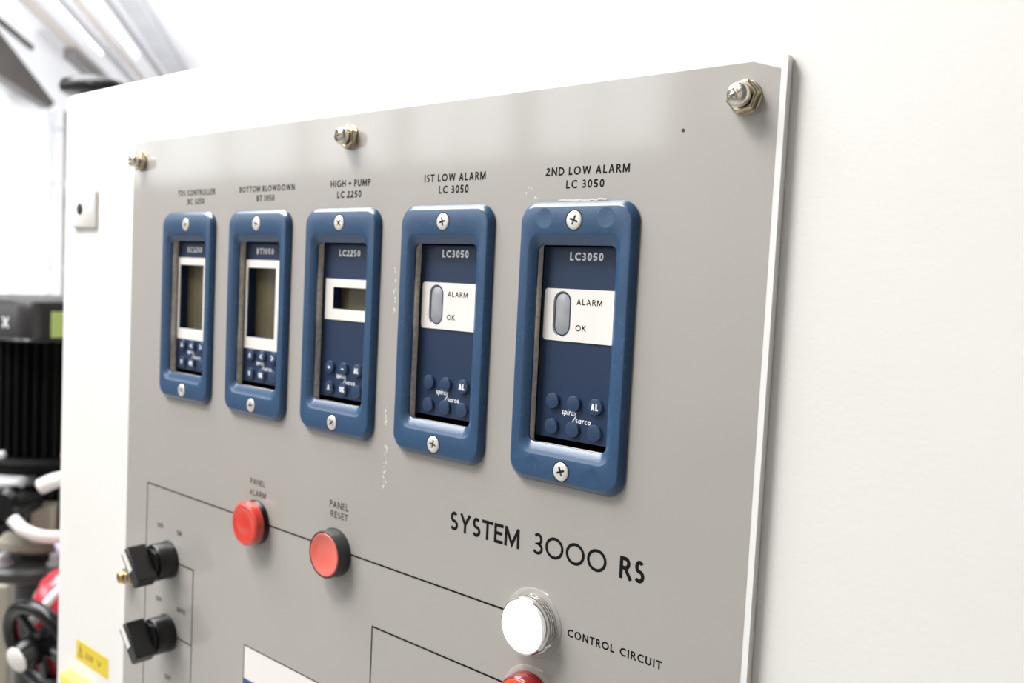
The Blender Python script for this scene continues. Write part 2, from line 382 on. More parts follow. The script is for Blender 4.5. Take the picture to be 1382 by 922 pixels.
# twin white pipes at the hall's far corner
t = thing('wall_pipes', 'pair of white vertical pipes with dark clamps in the far corner beside the cabinet', 'pipe', RM(-1.46, 5.9, -1.53), RZ)
for x, r in ((-42, 17), (42, 20)):
    v = rot(lathe([(r, 0), (r, 2440)], 20), UP @ Matrix.Identity(4)); mesh('pipe', [(a + x, b, c) for a, b, c in v[0]], v[1], M['grey_steel'] if x > 0 else M['pale_steel'], t, smooth=40)
for z in (2330, 2010, 1500):
    b = box(-52, 62, -24, 30, z - 7, z + 7); mesh('clamp', b[0], b[1], M['pale_steel'], t, bevel=3)
b = box(40, 62, -50, -20, 1850, 1910); o = mesh('clip', b[0], b[1], M['black'], t, bevel=8); o['label'] = 'small black clip'
b = box(46, 64, -50, -22, 2290, 2410); mesh('bracket', b[0], b[1], M['grey_steel'], t, bevel=5)
# black capped vessel behind the cabinet
t = thing('pressure_vessel', 'vertical vessel with a black domed cap showing above the cabinet corner', 'vessel', RM(-.405, 1.9, HF * mm), RZ)
Hc = 355 - HF
v = rot(lathe([(30, 0), (30, Hc - 40)], 32), UP); mesh('body', v[0], v[1], M['pale_steel'], t, smooth=40)
v = rot(lathe([(56, Hc - 30), (64, Hc - 26), (67, Hc - 16), (62, Hc - 4), (44, Hc + 5), (10, Hc + 10)], 40), UP); mesh('cap', v[0], v[1], M['black'], t, smooth=50)
v = rot(lathe([(6, Hc + 8), (8, Hc + 10), (4, Hc + 14)], 12), UP); mesh('vent_screw', [(a - 8, b - 20, c - 6) for a, b, c in v[0]], v[1], M['silver'], t, smooth=50)

# ------------------------------------------------------------------ vertical pump left of the cabinet
PX, PD = -.372, 1.48
t = thing('vertical_pump', 'black finned vertical pump motor with a grey fan cover left of the cabinet', 'pump', RM(PX, PD, HF * mm), RZ)
def hz(h): return h - HF
q45 = Matrix.Rotation(math.radians(47), 4, 'Y')
lo = [(rr(96, 96, 26), -hz(-112)), (rr(100, 100, 28), -hz(-108)), (rr(100, 100, 28), -hz(-66)), (rr(95, 95, 26), -hz(-56)), (rr(80, 80, 22), -hz(-52))]
ROTZ = Matrix.Rotation(math.radians(45), 4, 'Z')
def upright(vf, turn=True):
    vs = [Vector((x, z, -y)) for x, y, z in vf[0]]
    return ([tuple((ROTZ @ v) if turn else v) for v in vs], [tuple(reversed(f)) for f in vf[1]])
v = upright(loft(lo, True, True)); cover = mesh('fan_cover', v[0], v[1], M['fan_cover'], t, smooth=40)
lip = upright(loft([(rr(101.5, 101.5, 29), -hz(-112)), (rr(103, 103, 30), -hz(-110)), (rr(101.5, 101.5, 29), -hz(-107))], True, True)); mesh('cover_lip', lip[0], lip[1], M['black'], cover, smooth=40)
# face looking right and towards the camera carries the green label, the other one the white maker's mark
def on_face(vf, side):
    """vf drawn in x (along face), y (<0 outward), z height; side +1 = right-hand face"""
    a = math.radians(45 if side > 0 else -45)
    R_ = Matrix.Rotation(a, 4, 'Z') @ Matrix.Translation((0, -100, 0))
    return rot(vf, R_)
b = on_face(box(-62, -5, -.8, .2, hz(-106), hz(-69)), 1); o = mesh('label_sticker', b[0], b[1], M['green'], cover); o['label'] = 'lime green label'
o = lettering('maker_mark', 'SX', 20, 66, hz(-94), hz(-79), -.6, M['white_ink'], cover, weight=.24, xf=Matrix.Rotation(math.radians(-45), 4, 'Z') @ Matrix.Translation((0, -100, 0)), label='white lettering')
n = 44; V, F = [], []
prof = []
for i in range(n * 4):
    a = 2 * PI * i / (n * 4); r = 92 if (i % 4) < 2 else 78; prof.append((r * math.cos(a), r * math.sin(a)))
v = upright(loft([(prof, -hz(-285)), (prof, -hz(-110))], True, True), False); mesh('finned_body', v[0], v[1], M['motor'], t)
v = rot(lathe([(104, hz(-304)), (106, hz(-300)), (106, hz(-290)), (98, hz(-284))], 48), UP); mesh('motor_flange', v[0], v[1], M['motor'], t, smooth=40)
for a in (-118, -62, -20, -160):
    ca, sa = math.cos(math.radians(a)), math.sin(math.radians(a))
    v = rot(lathe([(9, hz(-288)), (9, hz(-278)), (5, hz(-274))], 6), UP); mesh('flange_bolt', [(p[0] + 92 * ca, p[1] + 92 * sa, p[2]) for p in v[0]], v[1], M['silver'], t)
v = rot(lathe([(70, hz(-440)), (58, hz(-400)), (52, hz(-330)), (60, hz(-304))], 40), UP); mesh('lantern', v[0], v[1], M['black'], t, smooth=40)
b = box(-62, -2, -128, -58, hz(-368), hz(-306)); o = mesh('terminal_box', b[0], b[1], M['silver'], t, bevel=9, seg=3); o['label'] = 'cast aluminium terminal box'
GL = Matrix.Rotation(math.radians(-28), 4, 'Z')
v = rot(lathe([(18, -20), (21, -34), (21, -50), (25, -54), (25, -70), (18, -76)], 24), Matrix.Translation((14, -84, hz(-338))) @ GL); mesh('cable_gland', v[0], v[1], M['black_gloss'], t, smooth=35)
v = rot(lathe([(15, -20), (15, -44), (19, -48), (19, -62), (12, -68)], 24), Matrix.Translation((-16, -84, hz(-370))) @ GL); mesh('cable_gland', v[0], v[1], M['black_gloss'], t, smooth=35)
b = box(-2, 34, -96, -60, hz(-410), hz(-352)); o = mesh('coupling_guard', b[0], b[1], M['beige'], t, bevel=5); o['label'] = 'beige coupling guard'
b = box(34, 72, -100, -40, hz(-420), hz(-320)); mesh('side_casting', b[0], b[1], M['grey_steel'], t, bevel=12)
v = rot(lathe([(76, hz(-430)), (82, hz(-424)), (82, hz(-414)), (64, hz(-404))], 40), UP); o = mesh('pump_head', v[0], v[1], M['beige'], t, smooth=40)
v = rot(lathe([(112, hz(-462)), (118, hz(-458)), (118, hz(-446)), (112, hz(-440)), (70, hz(-438))], 48), UP); mesh('base_flange', v[0], v[1], M['collar'], t, smooth=40)
for a in (-112, -70, -150):
    ca, sa = math.cos(math.radians(a)), math.sin(math.radians(a))
    v = rot(lathe([(13, hz(-442)), (13, hz(-436)), (9, hz(-436)), (9, hz(-424)), (5, hz(-420))], 12), UP); mesh('base_nut', [(p[0] + 98 * ca, p[1] + 98 * sa, p[2]) for p in v[0]], v[1], M['silver'], t, smooth=30)
v = rot(lathe([(46, 0), (46, hz(-460))], 32), UP); mesh('pump_sleeve', v[0], v[1], M['black'], t, smooth=40)
# grey white post and cables
o = room_mesh('steel_post', box(-580, -505, 1750, 1830, HF, -590), M['beige'], bevel=6); tag(o, 'pale beige square post under the pump flange at the picture edge', 'post')
def tube(name, pts, r, m, label, cat):
    P = [Vector(p) for p in pts]; P = [P[0] * 2 - P[1]] + P + [P[-1] * 2 - P[-2]]; path = []
    for i in range(1, len(P) - 2):
        for k in range(8):
            u = k / 8; a, b, c, d = P[i - 1], P[i], P[i + 1], P[i + 2]
            path.append(.5 * ((2 * b) + (c - a) * u + (2 * a - 5 * b + 4 * c - d) * u * u + (3 * b - a - 3 * c + d) * u ** 3))
    path.append(P[-2]); V, F = [], []; n = 16
    for i, p in enumerate(path):
        d = (path[min(i + 1, len(path) - 1)] - path[max(i - 1, 0)]).normalized(); sx = d.cross(Vector((0, 0, 1))).normalized(); uy = sx.cross(d)
        for k in range(n): V.append(tuple(p + sx * r * math.cos(2 * PI * k / n) + uy * r * math.sin(2 * PI * k / n)))
    for i in range(len(path) - 1):
        for k in range(n): F.append((i * n + k, i * n + (k + 1) % n, (i + 1) * n + (k + 1) % n, (i + 1) * n + k))
    F.append(tuple(range(n))); F.append(tuple((len(path) - 1) * n + k for k in reversed(range(n))))
    o = mesh(name, V, F, m, None, smooth=50); o.location = CAM; o.rotation_euler = (0, 0, RZ)
    return tag(o, label, cat)
tube('power_cable', [(-372, 1300, -348), (-352, 1290, -362), (-322, 1295, -372), (-270, 1330, -378), (-200, 1400, -400), (-150, 1500, -420)], 8.5, M['cable'], 'thick white cable curving from the lower black gland behind the cabinet', 'cable')
tube('power_cable', [(-352, 1352, -316), (-330, 1350, -306), (-300, 1355, -302), (-250, 1380, -304), (-180, 1450, -320)], 11, M['cable'], 'short white conduit running from the upper black gland behind the cabinet', 'cable')
tube('power_cable', [(-330, 1215, -468), (-312, 1220, -444), (-292, 1230, -420), (-250, 1260, -390), (-200, 1330, -380)], 6, M['cable'], 'thin white cable rising over the black handwheel', 'cable')
tube('power_cable', [(-318, 1330, -378), (-318, 1320, -392), (-300, 1310, -402), (-262, 1340, -405), (-210, 1400, -400)], 6, mat('lilac_cable', rgb(196, 190, 222), 0.4), 'thin lilac cable looping beneath the thick white cable', 'cable')
# valve with handwheel
t = thing('gate_valve', 'red valve with a black handwheel and white hub below the pump', 'valve', RM(-.290, 1.26, HF * mm), RZ)
v = rot(lathe([(26, hz(-620)), (44, hz(-560)), (50, hz(-500)), (44, hz(-440)), (34, hz(-418)), (22, hz(-408)), (10, hz(-404))], 36), UP); o = mesh('valve_body', v[0], v[1], M['red_paint'], t, smooth=60); o['label'] = 'glossy red valve body'
v = rot(lathe([(24, 0), (24, hz(-610))], 28), UP); mesh('riser_pipe', v[0], v[1], M['grey_steel'], t, smooth=40)
ax = Vector((-.60, -.77, -.22)).normalized(); zax = ax
side = zax.cross(Vector((0, 0, 1))).normalized(); up2 = side.cross(zax)
WM = Matrix.Translation((-20, -60, hz(-484))) @ Matrix(((side.x, zax.x, up2.x, 0), (side.y, zax.y, up2.y, 0), (side.z, zax.z, up2.z, 0), (0, 0, 0, 1)))
V, F = [], []; nn, kk = 56, 14
for i in range(nn):
    a = 2 * PI * i / nn
    for k in range(kk):
        b_ = 2 * PI * k / kk; rr_ = 54 + 9.5 * math.cos(b_); V.append((rr_ * math.cos(a), 9.5 * math.sin(b_), rr_ * math.sin(a)))
for i in range(nn):
    for k in range(kk): F.append((i * kk + k, i * kk + (k + 1) % kk, ((i + 1) % nn) * kk + (k + 1) % kk, ((i + 1) % nn) * kk + k))
V2 = rot((V, F), WM); mesh('wheel_rim', V2[0], F, M['black_gloss'], t, smooth=60)
for k in range(5):
    a = 2 * PI * k / 5 + .3
    b = rot(box(10, 50, -4, 4, -6, 6), WM @ Matrix.Rotation(a, 4, 'Y')); mesh('spoke', b[0], b[1], M['black_gloss'], t, bevel=2)
v = rot(lathe([(13, -30), (20, -6), (20, 20), (17, 32)], 28), WM); mesh('hub', v[0], v[1], M['black_gloss'], t, smooth=40)
v = rot(lathe([(16, 30), (16, 34), (14, 35.5)], 28), WM); o = mesh('hub_cap', v[0], v[1], M['label_white'], t, smooth=40); o['label'] = 'white hub disc'

# ------------------------------------------------------------------ far side of the hall, mirrored faintly in the plate
M['daylight'] = mat('daylit_window_glass', (0.93, 0.97, 1.0, 1), 0.3, emit=5.6)
structure(mesh('wall_front', *box(-11500, 1800, -5300, -5200, FLOOR * 1000, 3400), M['room_white']))
for k in range(6):
    o = bpy.data.objects.new('window_%d' % (k + 1), None); COL.objects.link(o); o.location = ((-10.6 + 1.42 * k), -5.19, 2.0); structure(o)
    fv = holed(-650, 650, -1000, 900, -30, 0, [(-590, -30, -940, 840), (30, 590, -940, 840)])
    mesh('window_frame', fv[0], fv[1] + fv[2], M['room_white'], o)
    for c_ in (-310, 310): b = box(c_ - 282, c_ + 282, -8, -4, -942, 842); mesh('pane', b[0], b[1], M['daylight'], o)

# ------------------------------------------------------------------ work tables on the other side of the hall (seen mirrored in the panel)
for (x0, x1, y0, y1, lab) in ((-1960, -500, -4500, -3850, 'dark wooden work table in the hall facing the control panel'), (-4300, -2650, -4700, -4000, 'dark wooden work table nearer the hall corner facing the panel')):
    t = thing('work_table', lab, 'table', (x0 * mm, y0 * mm, FLOOR))
    W_, D_ = x1 - x0, y1 - y0
    b = box(0, W_, 0, D_, 690, 730); mesh('table_top', b[0], b[1], M['wood'], t, bevel=3)
    b = box(60, W_ - 60, D_ - 50, D_ - 25, 590, 690); mesh('apron', b[0], b[1], M['wood'], t)
    for lx in (25, W_ - 90):
        for ly in (20, D_ - 85):
            b = box(lx, lx + 65, ly, ly + 65, 0, 690); mesh('leg', b[0], b[1], M['wood'], t)

# ------------------------------------------------------------------ control cabinet
XS = [-183.6, -100.7, -20.3, 61.7, 143.75]
YP, YC = 3.6, 8.3                      # front of the plate, front of the cabinet door
t = thing('control_cabinet', 'large white powder-coated steel control cabinet filling the picture', 'cabinet', (0, 0, FLOOR))
ZO = -FLOOR * 1000
CX0, CX1, CZ0, CZ1 = -394, 420, -1250, 166.5
cxm, czm, chx, chz = (CX0 + CX1) / 2, (CZ0 + CZ1) / 2, (CX1 - CX0) / 2, (CZ1 - CZ0) / 2
holes = [(x - 24.5, x + 24.5, -49, 49) for x in XS]
RR_ = 7.0
V, F, W = holed(CX0 + RR_, CX1 - RR_, CZ0 + RR_, CZ1 - RR_, YC, YC + 1.5, holes)
loops = []
for k in range(7):
    a = PI / 2 * k / 6; ins = RR_ * (1 - math.sin(a)); rad = max(.01, RR_ * math.sin(a) * 1.2)
    loops.append((rr(chx - ins, chz - ins, rad, 8, cxm, czm), YC + RR_ * (1 - math.cos(a))))
loops.append((rr(chx, chz, RR_ * 1.2, 8, cxm, czm), YC + 24)); loops.append((rr(chx - 14, chz - 14, 3, 8, cxm, czm), YC + 24))
L = loft(loops)
D = merge((V, F + W), L)
door = mesh('cabinet_door', [(x, y, z + ZO) for x, y, z in D[0]], [tuple(reversed(f)) for f in D[1]], M['powder'], t, smooth=30)
body = loft([(rr(chx - 2, chz - 2, 4, 8, cxm, czm), YC + 27), (rr(chx - 1, chz - 1, 5, 8, cxm, czm), YC + 29), (rr(chx - 1, chz - 1, 5, 8, cxm, czm), 330)], True, True)
mesh('cabinet_body', [(x, y, z + ZO) for x, y, z in body[0]], body[1], M['powder'], t, smooth=30)
b = box(CX0 + 20, CX1 - 20, 40, 310, 0, CZ0 + ZO); mesh('plinth', b[0], b[1], M['grey_steel'], t)
# door lock with escutcheon
t = thing('door_lock', 'square white lock plate with a black keyhole near the cabinet left edge', 'lock', (-.350, YC * mm, .071))
v = loft([(rr(20, 15, 2), 0), (rr(20, 15, 2), -2.2), (rr(19, 14, 2), -3)], False, True); mesh('lock_plate', v[0], v[1], M['powder'], t, smooth=40)
v = lathe([(4.6, -2.9), (4.6, -3.3), (3.8, -3.4)], 24, -5, 0); o = mesh('keyhole', v[0], v[1], M['black'], t, smooth=40); o['label'] = 'black lock insert'
# yellow warning sticker and yellow isolator box
t = thing('warning_sticker', 'small yellow warning sticker with faded print on the cabinet lower left', 'sticker', (-.325, YC * mm, -.294))
b = box(-28, 28, -.2, 0, -8.6, 8.2); mesh('sticker_base', b[0], b[1], M['yellow'], t)
FAD = mat('faded_brown_print', rgb(150, 118, 52), 0.6)
V, F = [], []; ribbon(V, F, [(-24.5, -4.5), (-20.5, 4), (-16.5, -4.5), (-24.5, -4.5)], 1.1, -.24); ribbon(V, F, [(-20.5, -3.2), (-20.5, 1.5)], 1.1, -.25); mesh('warning_triangle', V, F, FAD, t)
lettering('sticker_print', '230', -11, 2, -3.5, 1.8, -.22, FAD, t, weight=.24); lettering('sticker_print', 'V', 8, 17, -3.5, 1.8, -.22, FAD, t, weight=.24)
t = thing('isolator_box', 'yellow box with its lit top painted pale, fixed below the warning sticker', 'box', (-.345, YC * mm, -.335))
v = loft([(rr(20, 20, 1.5), 0), (rr(20, 20, 1.5), -7.5), (rr(19, 19, 1.5), -8.5)], False, True); mesh('box_body', v[0], v[1], M['yellow_box'], t, smooth=40)
b = box(-15, 15, -8.8, -8.4, -15, 12); mesh('box_front_tone', b[0], b[1], mat('shaded_front_tone', rgb(226, 178, 70), 0.5), t)  # deeper orange painted on the front to set off the lit top

# ------------------------------------------------------------------ front plate
PXL, PXR, PZB, PZT = -265.0, 235.3, -345.0, 119.0
t = plate = thing('panel_plate', 'grey engraved acrylic front plate screwed onto the white cabinet door', 'panel', (0, 0, 0))
ph = [(x - 22.6, x + 22.6, -46.6, 46.6) for x in XS]
V, F, W = holed(PXL, PXR + 2.0, PZB, PZT, YP + .05, 8.0, ph)
mesh('acrylic_sheet', V, [tuple(reversed(f)) for f in F], M['acrylic'], t)
for h in ph:
    ce = loft([(rr(22.6, 46.6, 1.2, 5, (h[0] + h[1]) / 2, 0), YP + .05), (rr(22.6, 46.6, 1.2, 5, (h[0] + h[1]) / 2, 0), 8.0)])
    o = mesh('cutout_edge', ce[0], [tuple(reversed(f)) for f in ce[1]], M['cut_edge'], t); o['label'] = 'rough sawn beige cutout edge'
V, F, W = holed(PXL + .8, PXR - .6, PZB, PZT - 1.2, YP, YP + .04, ph)
# chamfer of the printed film at the top right corner
V = [((x - 5, y, z) if (x > PXR - 1 and z > PZT - 2) else (x, y, z)) for x, y, z in V]
V2, F2, W2 = holed(PXL + .8, PXR - 6.0, PZT - 6, PZT - 1.2, YP, YP + .04, [])
film = holed(PXL + .8, PXR - .6, PZB, PZT - 5, YP, YP + .04, ph)
strip = [(PXL + .8, YP, PZT - 5), (PXR - .6, YP, PZT - 5), (PXR - 12, YP, PZT - 1.2), (PXL + .8, YP, PZT - 1.2)]
fm = merge((film[0], film[1] + film[2]), (strip, [(0, 1, 2, 3)]))
mesh('printed_film', fm[0], fm[1], M['film'], t)
ink = M['ink']; yt = YP
def label_text(txt, x0, x1, z0, z1, wt=.2, gap=.14): lettering('lettering', txt, x0, x1, z0, z1, yt, ink, plate, wt, gap, label='black lettering reading ' + txt)
label_text('2ND LOW ALARM', 123.6, 169.4, 77.7, 81.5); label_text('LC 3050', 135.5, 156.6, 71.6, 75.4)
label_text('IST LOW ALARM', 43.4, 86.3, 77.7, 81.7); label_text('LC 3050', 54.3, 75.2, 71.6, 75.6)
label_text('HIGH + PUMP', -33.5, 1.4, 77.5, 81.5); label_text('LC 2250', -27.3, -6.1, 71.4, 75.2)
label_text('BOTTOM BLOWDOWN', -125.6, -67.3, 77.3, 81.0); label_text('BT 1050', -106.4, -87.6, 71.2, 75.2)
label_text('TDS CONTROLLER', -200.6, -153.8, 77.0, 80.9); label_text('BC 3250', -187.8, -167.0, 71.0, 75.0)
label_text('PANEL', -103.9, -87.7, -108.0, -104.2, .15); label_text('ALARM', -104.3, -86.5, -115.1, -111.3, .15)
label_text('PANEL', -23.8, -7.0, -106.9, -102.9, .15); label_text('RESET', -22.6, -7.2, -112.6, -108.8, .15)
label_text('CONTROL', 149.8, 175.4, -132.9, -129.2); label_text('CIRCUIT', 178.2, 199.4, -132.9, -129.2)
lettering('lettering', 'SYSTEM', 72.6, 119.2, -99.5, -89.8, yt, ink, plate, 0.17, .05, label='large black lettering reading SYSTEM')
lettering('lettering', '3OOO', 126.9, 169.0, -99.3, -89.0, yt, ink, plate, .14, .08, label='large black lettering reading 3000')
lettering('lettering', 'RS', 175.6, 188.5, -98.8, -88.9, yt, ink, plate, .175, .12, label='large black lettering reading RS')
label_text('OFF', -218, -209.6, -160.6, -157.2, .2); label_text('ON', -191, -184.8, -160.8, -157.2, .2)
label_text('OFF', -218, -209.6, -215.0, -211.4, .2); label_text('AUTO', -188.5, -177.5, -215.4, -211.8, .2)
label_text('OFF', -203, -194.6, -268.6, -265.0, .2)
def line(pts, wd=1.0):
    V, F = [], []; ribbon(V, F, pts, wd, yt - .03); mesh('printed_line', V, F, ink, plate)
line([(129, -130.9), (-233.2, -130.9), (-233.2, -344)]); line([(129, -166.8), (17.0, -166.8), (17.0, -344)])
line([(-201, -180.9), (-168.3, -180.9), (-168.3, -344)]); line([(-201, -234.4), (-168.3, -234.4)])
b = box(-104.6, 45, yt - .12, yt, -330, -214.6); o = mesh('diagram_panel', b[0], b[1], M['label_white'], plate); o['label'] = 'white printed diagram panel with black border'
b = box(-104.6, 45, yt - .14, yt - .12, -330, -236.2); o = mesh('blue_band', b[0], b[1], mat('blue_print', rgb(44, 84, 140), .5), plate)
V, F = [], []; ribbon(V, F, [(-104.8, -330), (-104.8, -214.3), (45, -214.3), (45, -330)], .7, yt - .16); ribbon(V, F, [(-104.6, -236.2), (45, -236.2)], .5, yt - .165); mesh('panel_border', V, F, ink, plate)
# small marks in the plate
v = lathe([(.75, yt), (.7, yt - .2)], 10, 194.1, 93.6); mesh('drill_mark', v[0], v[1], M['black'], plate)
def smear(cx, cz, w_, h_, n, seed):
    random.seed(seed); V, F = [], []
    for k in range(n):
        a = random.uniform(-.5, .5) * w_; b_ = random.uniform(-.5, .5) * h_; r = random.uniform(.15, .5); base = len(V); m_ = 8
        for i in range(m_):
            th = 2 * PI * i / m_; q = r * random.uniform(.6, 1.4); V.append((cx + a + q * math.cos(th), yt - .05 - .002 * (k % 7), cz + b_ + 2.0 * q * math.sin(th)))
        F.append(tuple(base + i for i in range(m_)))
    mesh('adhesive_smear', V, F, M['smear'], plate)
smear(21.2, -50, 1.5, 14, 14, 3); smear(22, -74, 2.4, 26, 30, 4); smear(24.3, 20, 1.5, 26, 14, 5); smear(-4, -62, 10, 2, 6, 6); smear(118, 70, 16, 6, 6, 8)
# sealant bead showing over the top of the rightmost bezel
V, F = [], []; random.seed(11)
ribbon(V, F, [(-12 + i * 1.4, 66.2 + random.uniform(-.25, .45)) for i in range(20)], .8, yt - .3)
mesh('sealant_bead', [(x + XS[4], y, z) for x, y, z in V], F, M['smear'], plate)

# ------------------------------------------------------------------ plate fixings
def hexpts(r, rot_=0): return [(r * math.cos(rot_ + PI / 3 * i), r * math.sin(rot_ + PI / 3 * i)) for i in range(6)]
def plus(r1, b_, R0):
    def f(a):
        t_ = ((a + PI / 4) % (PI / 2)) - PI / 4
        return min(r1 / math.cos(t_), b_ / max(1e-4, abs(math.sin(t_))))
    return f
def cross_head(R, y_edge, y_top, depth, turn, ring=None, n=72):
    """domed cross-recess screw head: rim -> dome -> recess outline -> recess floor"""
    cr = plus(R * .56, R * .13, R); V, F = [], []
    def ringv(f, y):
        for i in range(n):
            a = 2 * PI * i / n; r = f(a - turn); V.append((r * math.cos(a), y, r * math.sin(a)))
    ringv(lambda a: R, y_edge + .6); ringv(lambda a: R, y_edge); 
    ringv(lambda a: R * .93, y_edge + (y_top - y_edge) * .5); ringv(lambda a: R * .8, y_edge + (y_top - y_edge) * .85)
    ringv(lambda a: max(cr(a), R * .2) * 1.0 if False else cr(a), y_top); ringv(lambda a: cr(a) * .82, y_top + depth * .6); ringv(lambda a: cr(a) * .3, y_top + depth)
    m_ = 7
    for k in range(m_ - 1):
        for i in range(n):
            j = (i + 1) % n; F.append((k * n + i, (k + 1) * n + i, (k + 1) * n + j, k * n + j))
    F.append(tuple((m_ - 1) * n + i for i in range(n)))
    return V, F
def fixing(x, z, lab, nut_rot, turn, hm='nickel'):
    t = thing('fixing_screw', lab, 'screw', (x * mm, YP * mm, z * mm), 0, 'screws holding the grey plate')
    v = lathe([(6.9, 0), (6.9, -.4), (6.7, -.5)], 36); mesh('washer', v[0], v[1], M['brassy'], t, smooth=30)
    hp = hexpts(6.9, nut_rot)
    v = loft([(hp, -.9), (hp, -3.7), (hexpts(6.1, nut_rot), -4.3)], False, True); mesh('hex_nut', v[0], v[1], M['brassy'], t, bevel=.25)
    v = lathe([(3.0, -4), (3.0, -5.4)], 24); mesh('shank', v[0], v[1], M['brassy'], t, smooth=30)
    v = cross_head(4.7, -7.0, -9.2, 2.0, turn); mesh('screw_head', v[0], v[1], M[hm], t, smooth=50)
    v = lathe([(3.2, -5.3), (4.7, -5.5), (4.7, -6.6)], 36, close0=True, close1=False); mesh('head_skirt', v[0], v[1], M['nickel'], t, smooth=50)
fixing(221.0, 104.2, 'nickel screw with hex nut at the plate top right corner', .2, .5)
fixing(-17.0, 105.0, 'nickel screw with hex nut at the middle of the plate top edge', .45, .2)
fixing(-251.5, 103.3, 'nickel screw with hex nut at the plate top left corner', .1, .6)
fixing(-256.0, -206.5, 'brassy screw tip sticking out left of the upper black knob', .3, .3, 'brass')

# ------------------------------------------------------------------ level controllers
M['ring_shade'] = mat('painted_recess_shade', rgb(12, 16, 26), .6)
def controller(i, lab, model, disp, keys):
    x = XS[i]
    t = thing('level_controller', lab, 'controller', (x * mm, 0, 0), 0, 'blue controllers in a row on the grey plate')
    # bezel: outer wall, chamfer, face, inward slope, inner wall
    oz = .7
    L = loft([(rr(32.3, 65.0, 9.5, 10, 0, oz), YP - .02), (rr(32.5, 65.0, 9.5, 10, 0, oz), 2.75), (rr(32.3, 64.8, 9.3, 10, 0, oz), 2.3), (rr(30.4, 62.9, 7.8, 10, 0, oz), .3), (rr(29.9, 62.4, 7.4, 10, 0, oz), 0.05), (rr(29.5, 62.0, 7.2, 10, 0, oz), 0),
              (rr(25.9, 51.4, 6.5, 10), 0), (rr(25.3, 50.8, 6.2, 10), .15), (rr(22.3, 46.3, 3.6, 10), 2.25), (rr(21.9, 45.9, 3.4, 10), 2.7), (rr(21.9, 45.9, 3.4, 10), 3.5)])
    # shallow moulding discs beside the screws
    parts = [L]
    for sx in ((-17, 17) if i == 4 else ()):
        for sz in (-57, 58):
            parts.append(lathe([(4.9, .1), (4.9, -.01), (4.6, -.035), (4.2, -.015)], 28, sx, sz, False, True))
    v = merge(*parts); mesh('bezel', v[0], [tuple(reversed(f)) for f in v[1]], M['blue'], t, smooth=28)
    for sz, tr in ((57, .35 + i), (-57, 1.1 + i * .6)):
        v = cross_head(4.25, -.05, -.55, 1.5, tr); V = [(a, b, c + sz) for a, b, c in v[0]]
        o = mesh('bezel_screw', V, v[1], M['zinc'], t, smooth=50); o['label'] = 'nickel cross-head screw'
        v = lathe([(4.85, .1), (4.85, -.03), (4.2, -.04)], 36, 0, sz, True, True); mesh('recess_shade', v[0], v[1], M['ring_shade'], o, smooth=40)  # flat dark ring paints the shade of a countersunk recess
    # housing behind the cutout, near-black to paint the shade in the seam
    hv = holed(-24.2, 24.2, -48.7, 48.7, 9.3, 34, [(-23, 23, -47.5, 47.5)])
    hous = merge((hv[0], hv[1] + hv[2]), box(-23.4, 23.4, 28, 30, -48, 48)); mesh('housing', hous[0], hous[1], M['shadow_gap'], t)
    hole = disp and (disp[0], disp[1], disp[2], disp[3])
    fp = holed(-21.9, 21.9, -43.6, 45.4, 8.0, 15.5, [hole] if hole else [])
    mesh('faceplate', fp[0], [tuple(reversed(f)) for f in fp[1] + fp[2]], M['navy'], t)
    if model != 'BT1050' and model != 'BC3250': tx = (-7.2, 11.6) if i > 2 else (-8.7, 10.1)
    else: tx = (-10.5, 8.2)
    lettering('model_lettering', model, tx[0], tx[1], 38.5 if i < 3 else 39.3, 42.2 if i < 3 else 43.1, 8.0, M['white_ink'], t, .24, .1, label='white lettering reading ' + model)
    if disp:
        fx0, fx1, fz0, fz1 = disp[4:]
        fr = holed(fx0, fx1, fz0, fz1, 7.5, 8.0, [hole]); o = mesh('display_frame', fr[0], [tuple(reversed(f)) for f in fr[1] + fr[2]], M['label_white'], t); o['label'] = 'white display surround'
        b = box(hole[0] - .3, hole[1] + .3, 13.5, 14.5, hole[2] - .3, hole[3] + .3); o = mesh('display', b[0], b[1], M['lcd'], t); o['label'] = 'dark olive display glass'
    else:
        # white label with an oval status window
        cx, cz = -9.6, 14.4
        pf = frame_polar(ray_round(-20.2, 20.6, 2.0, 26.2, 1.8, cx, cz), ray_stadium(5.1, 5.6), cx, cz, 7.45, 8.0, 240)
        # round the left corners
        o = mesh('status_label', pf[0], [tuple(reversed(f)) for f in pf[1]], M['label_white'], t, smooth=30); o['label'] = 'white label reading ALARM and OK'
        st = [(ray_stadium(r, 5.6)) for r in (5.15, 4.3, 3.7)]
        V, F = [], []; n = 64
        for f, y in zip(st, (7.5, 8.2, 7.9)):
            for k in range(n): a = 2 * PI * k / n; V.append((cx + f(a) * math.cos(a), y, cz + f(a) * math.sin(a)))
        for k in range(2):
            for q in range(n): F.append((k * n + q, k * n + (q + 1) % n, (k + 1) * n + (q + 1) % n, (k + 1) * n + q))
        F.append(tuple(2 * n + k for k in range(n))); o = mesh('status_window', V, F, M['lens_grey'], t, smooth=40); o['label'] = 'grey oval status window'
        lettering('status_lettering', 'ALARM', -1.6, 12.7, 19.1, 21.8, 7.45, ink, t, .17, .14, label='black lettering reading ALARM')
        lettering('status_lettering', 'OK', -1.5, 4.3, 7.1, 9.9, 7.45, ink, t, .17, .14, label='black lettering reading OK')
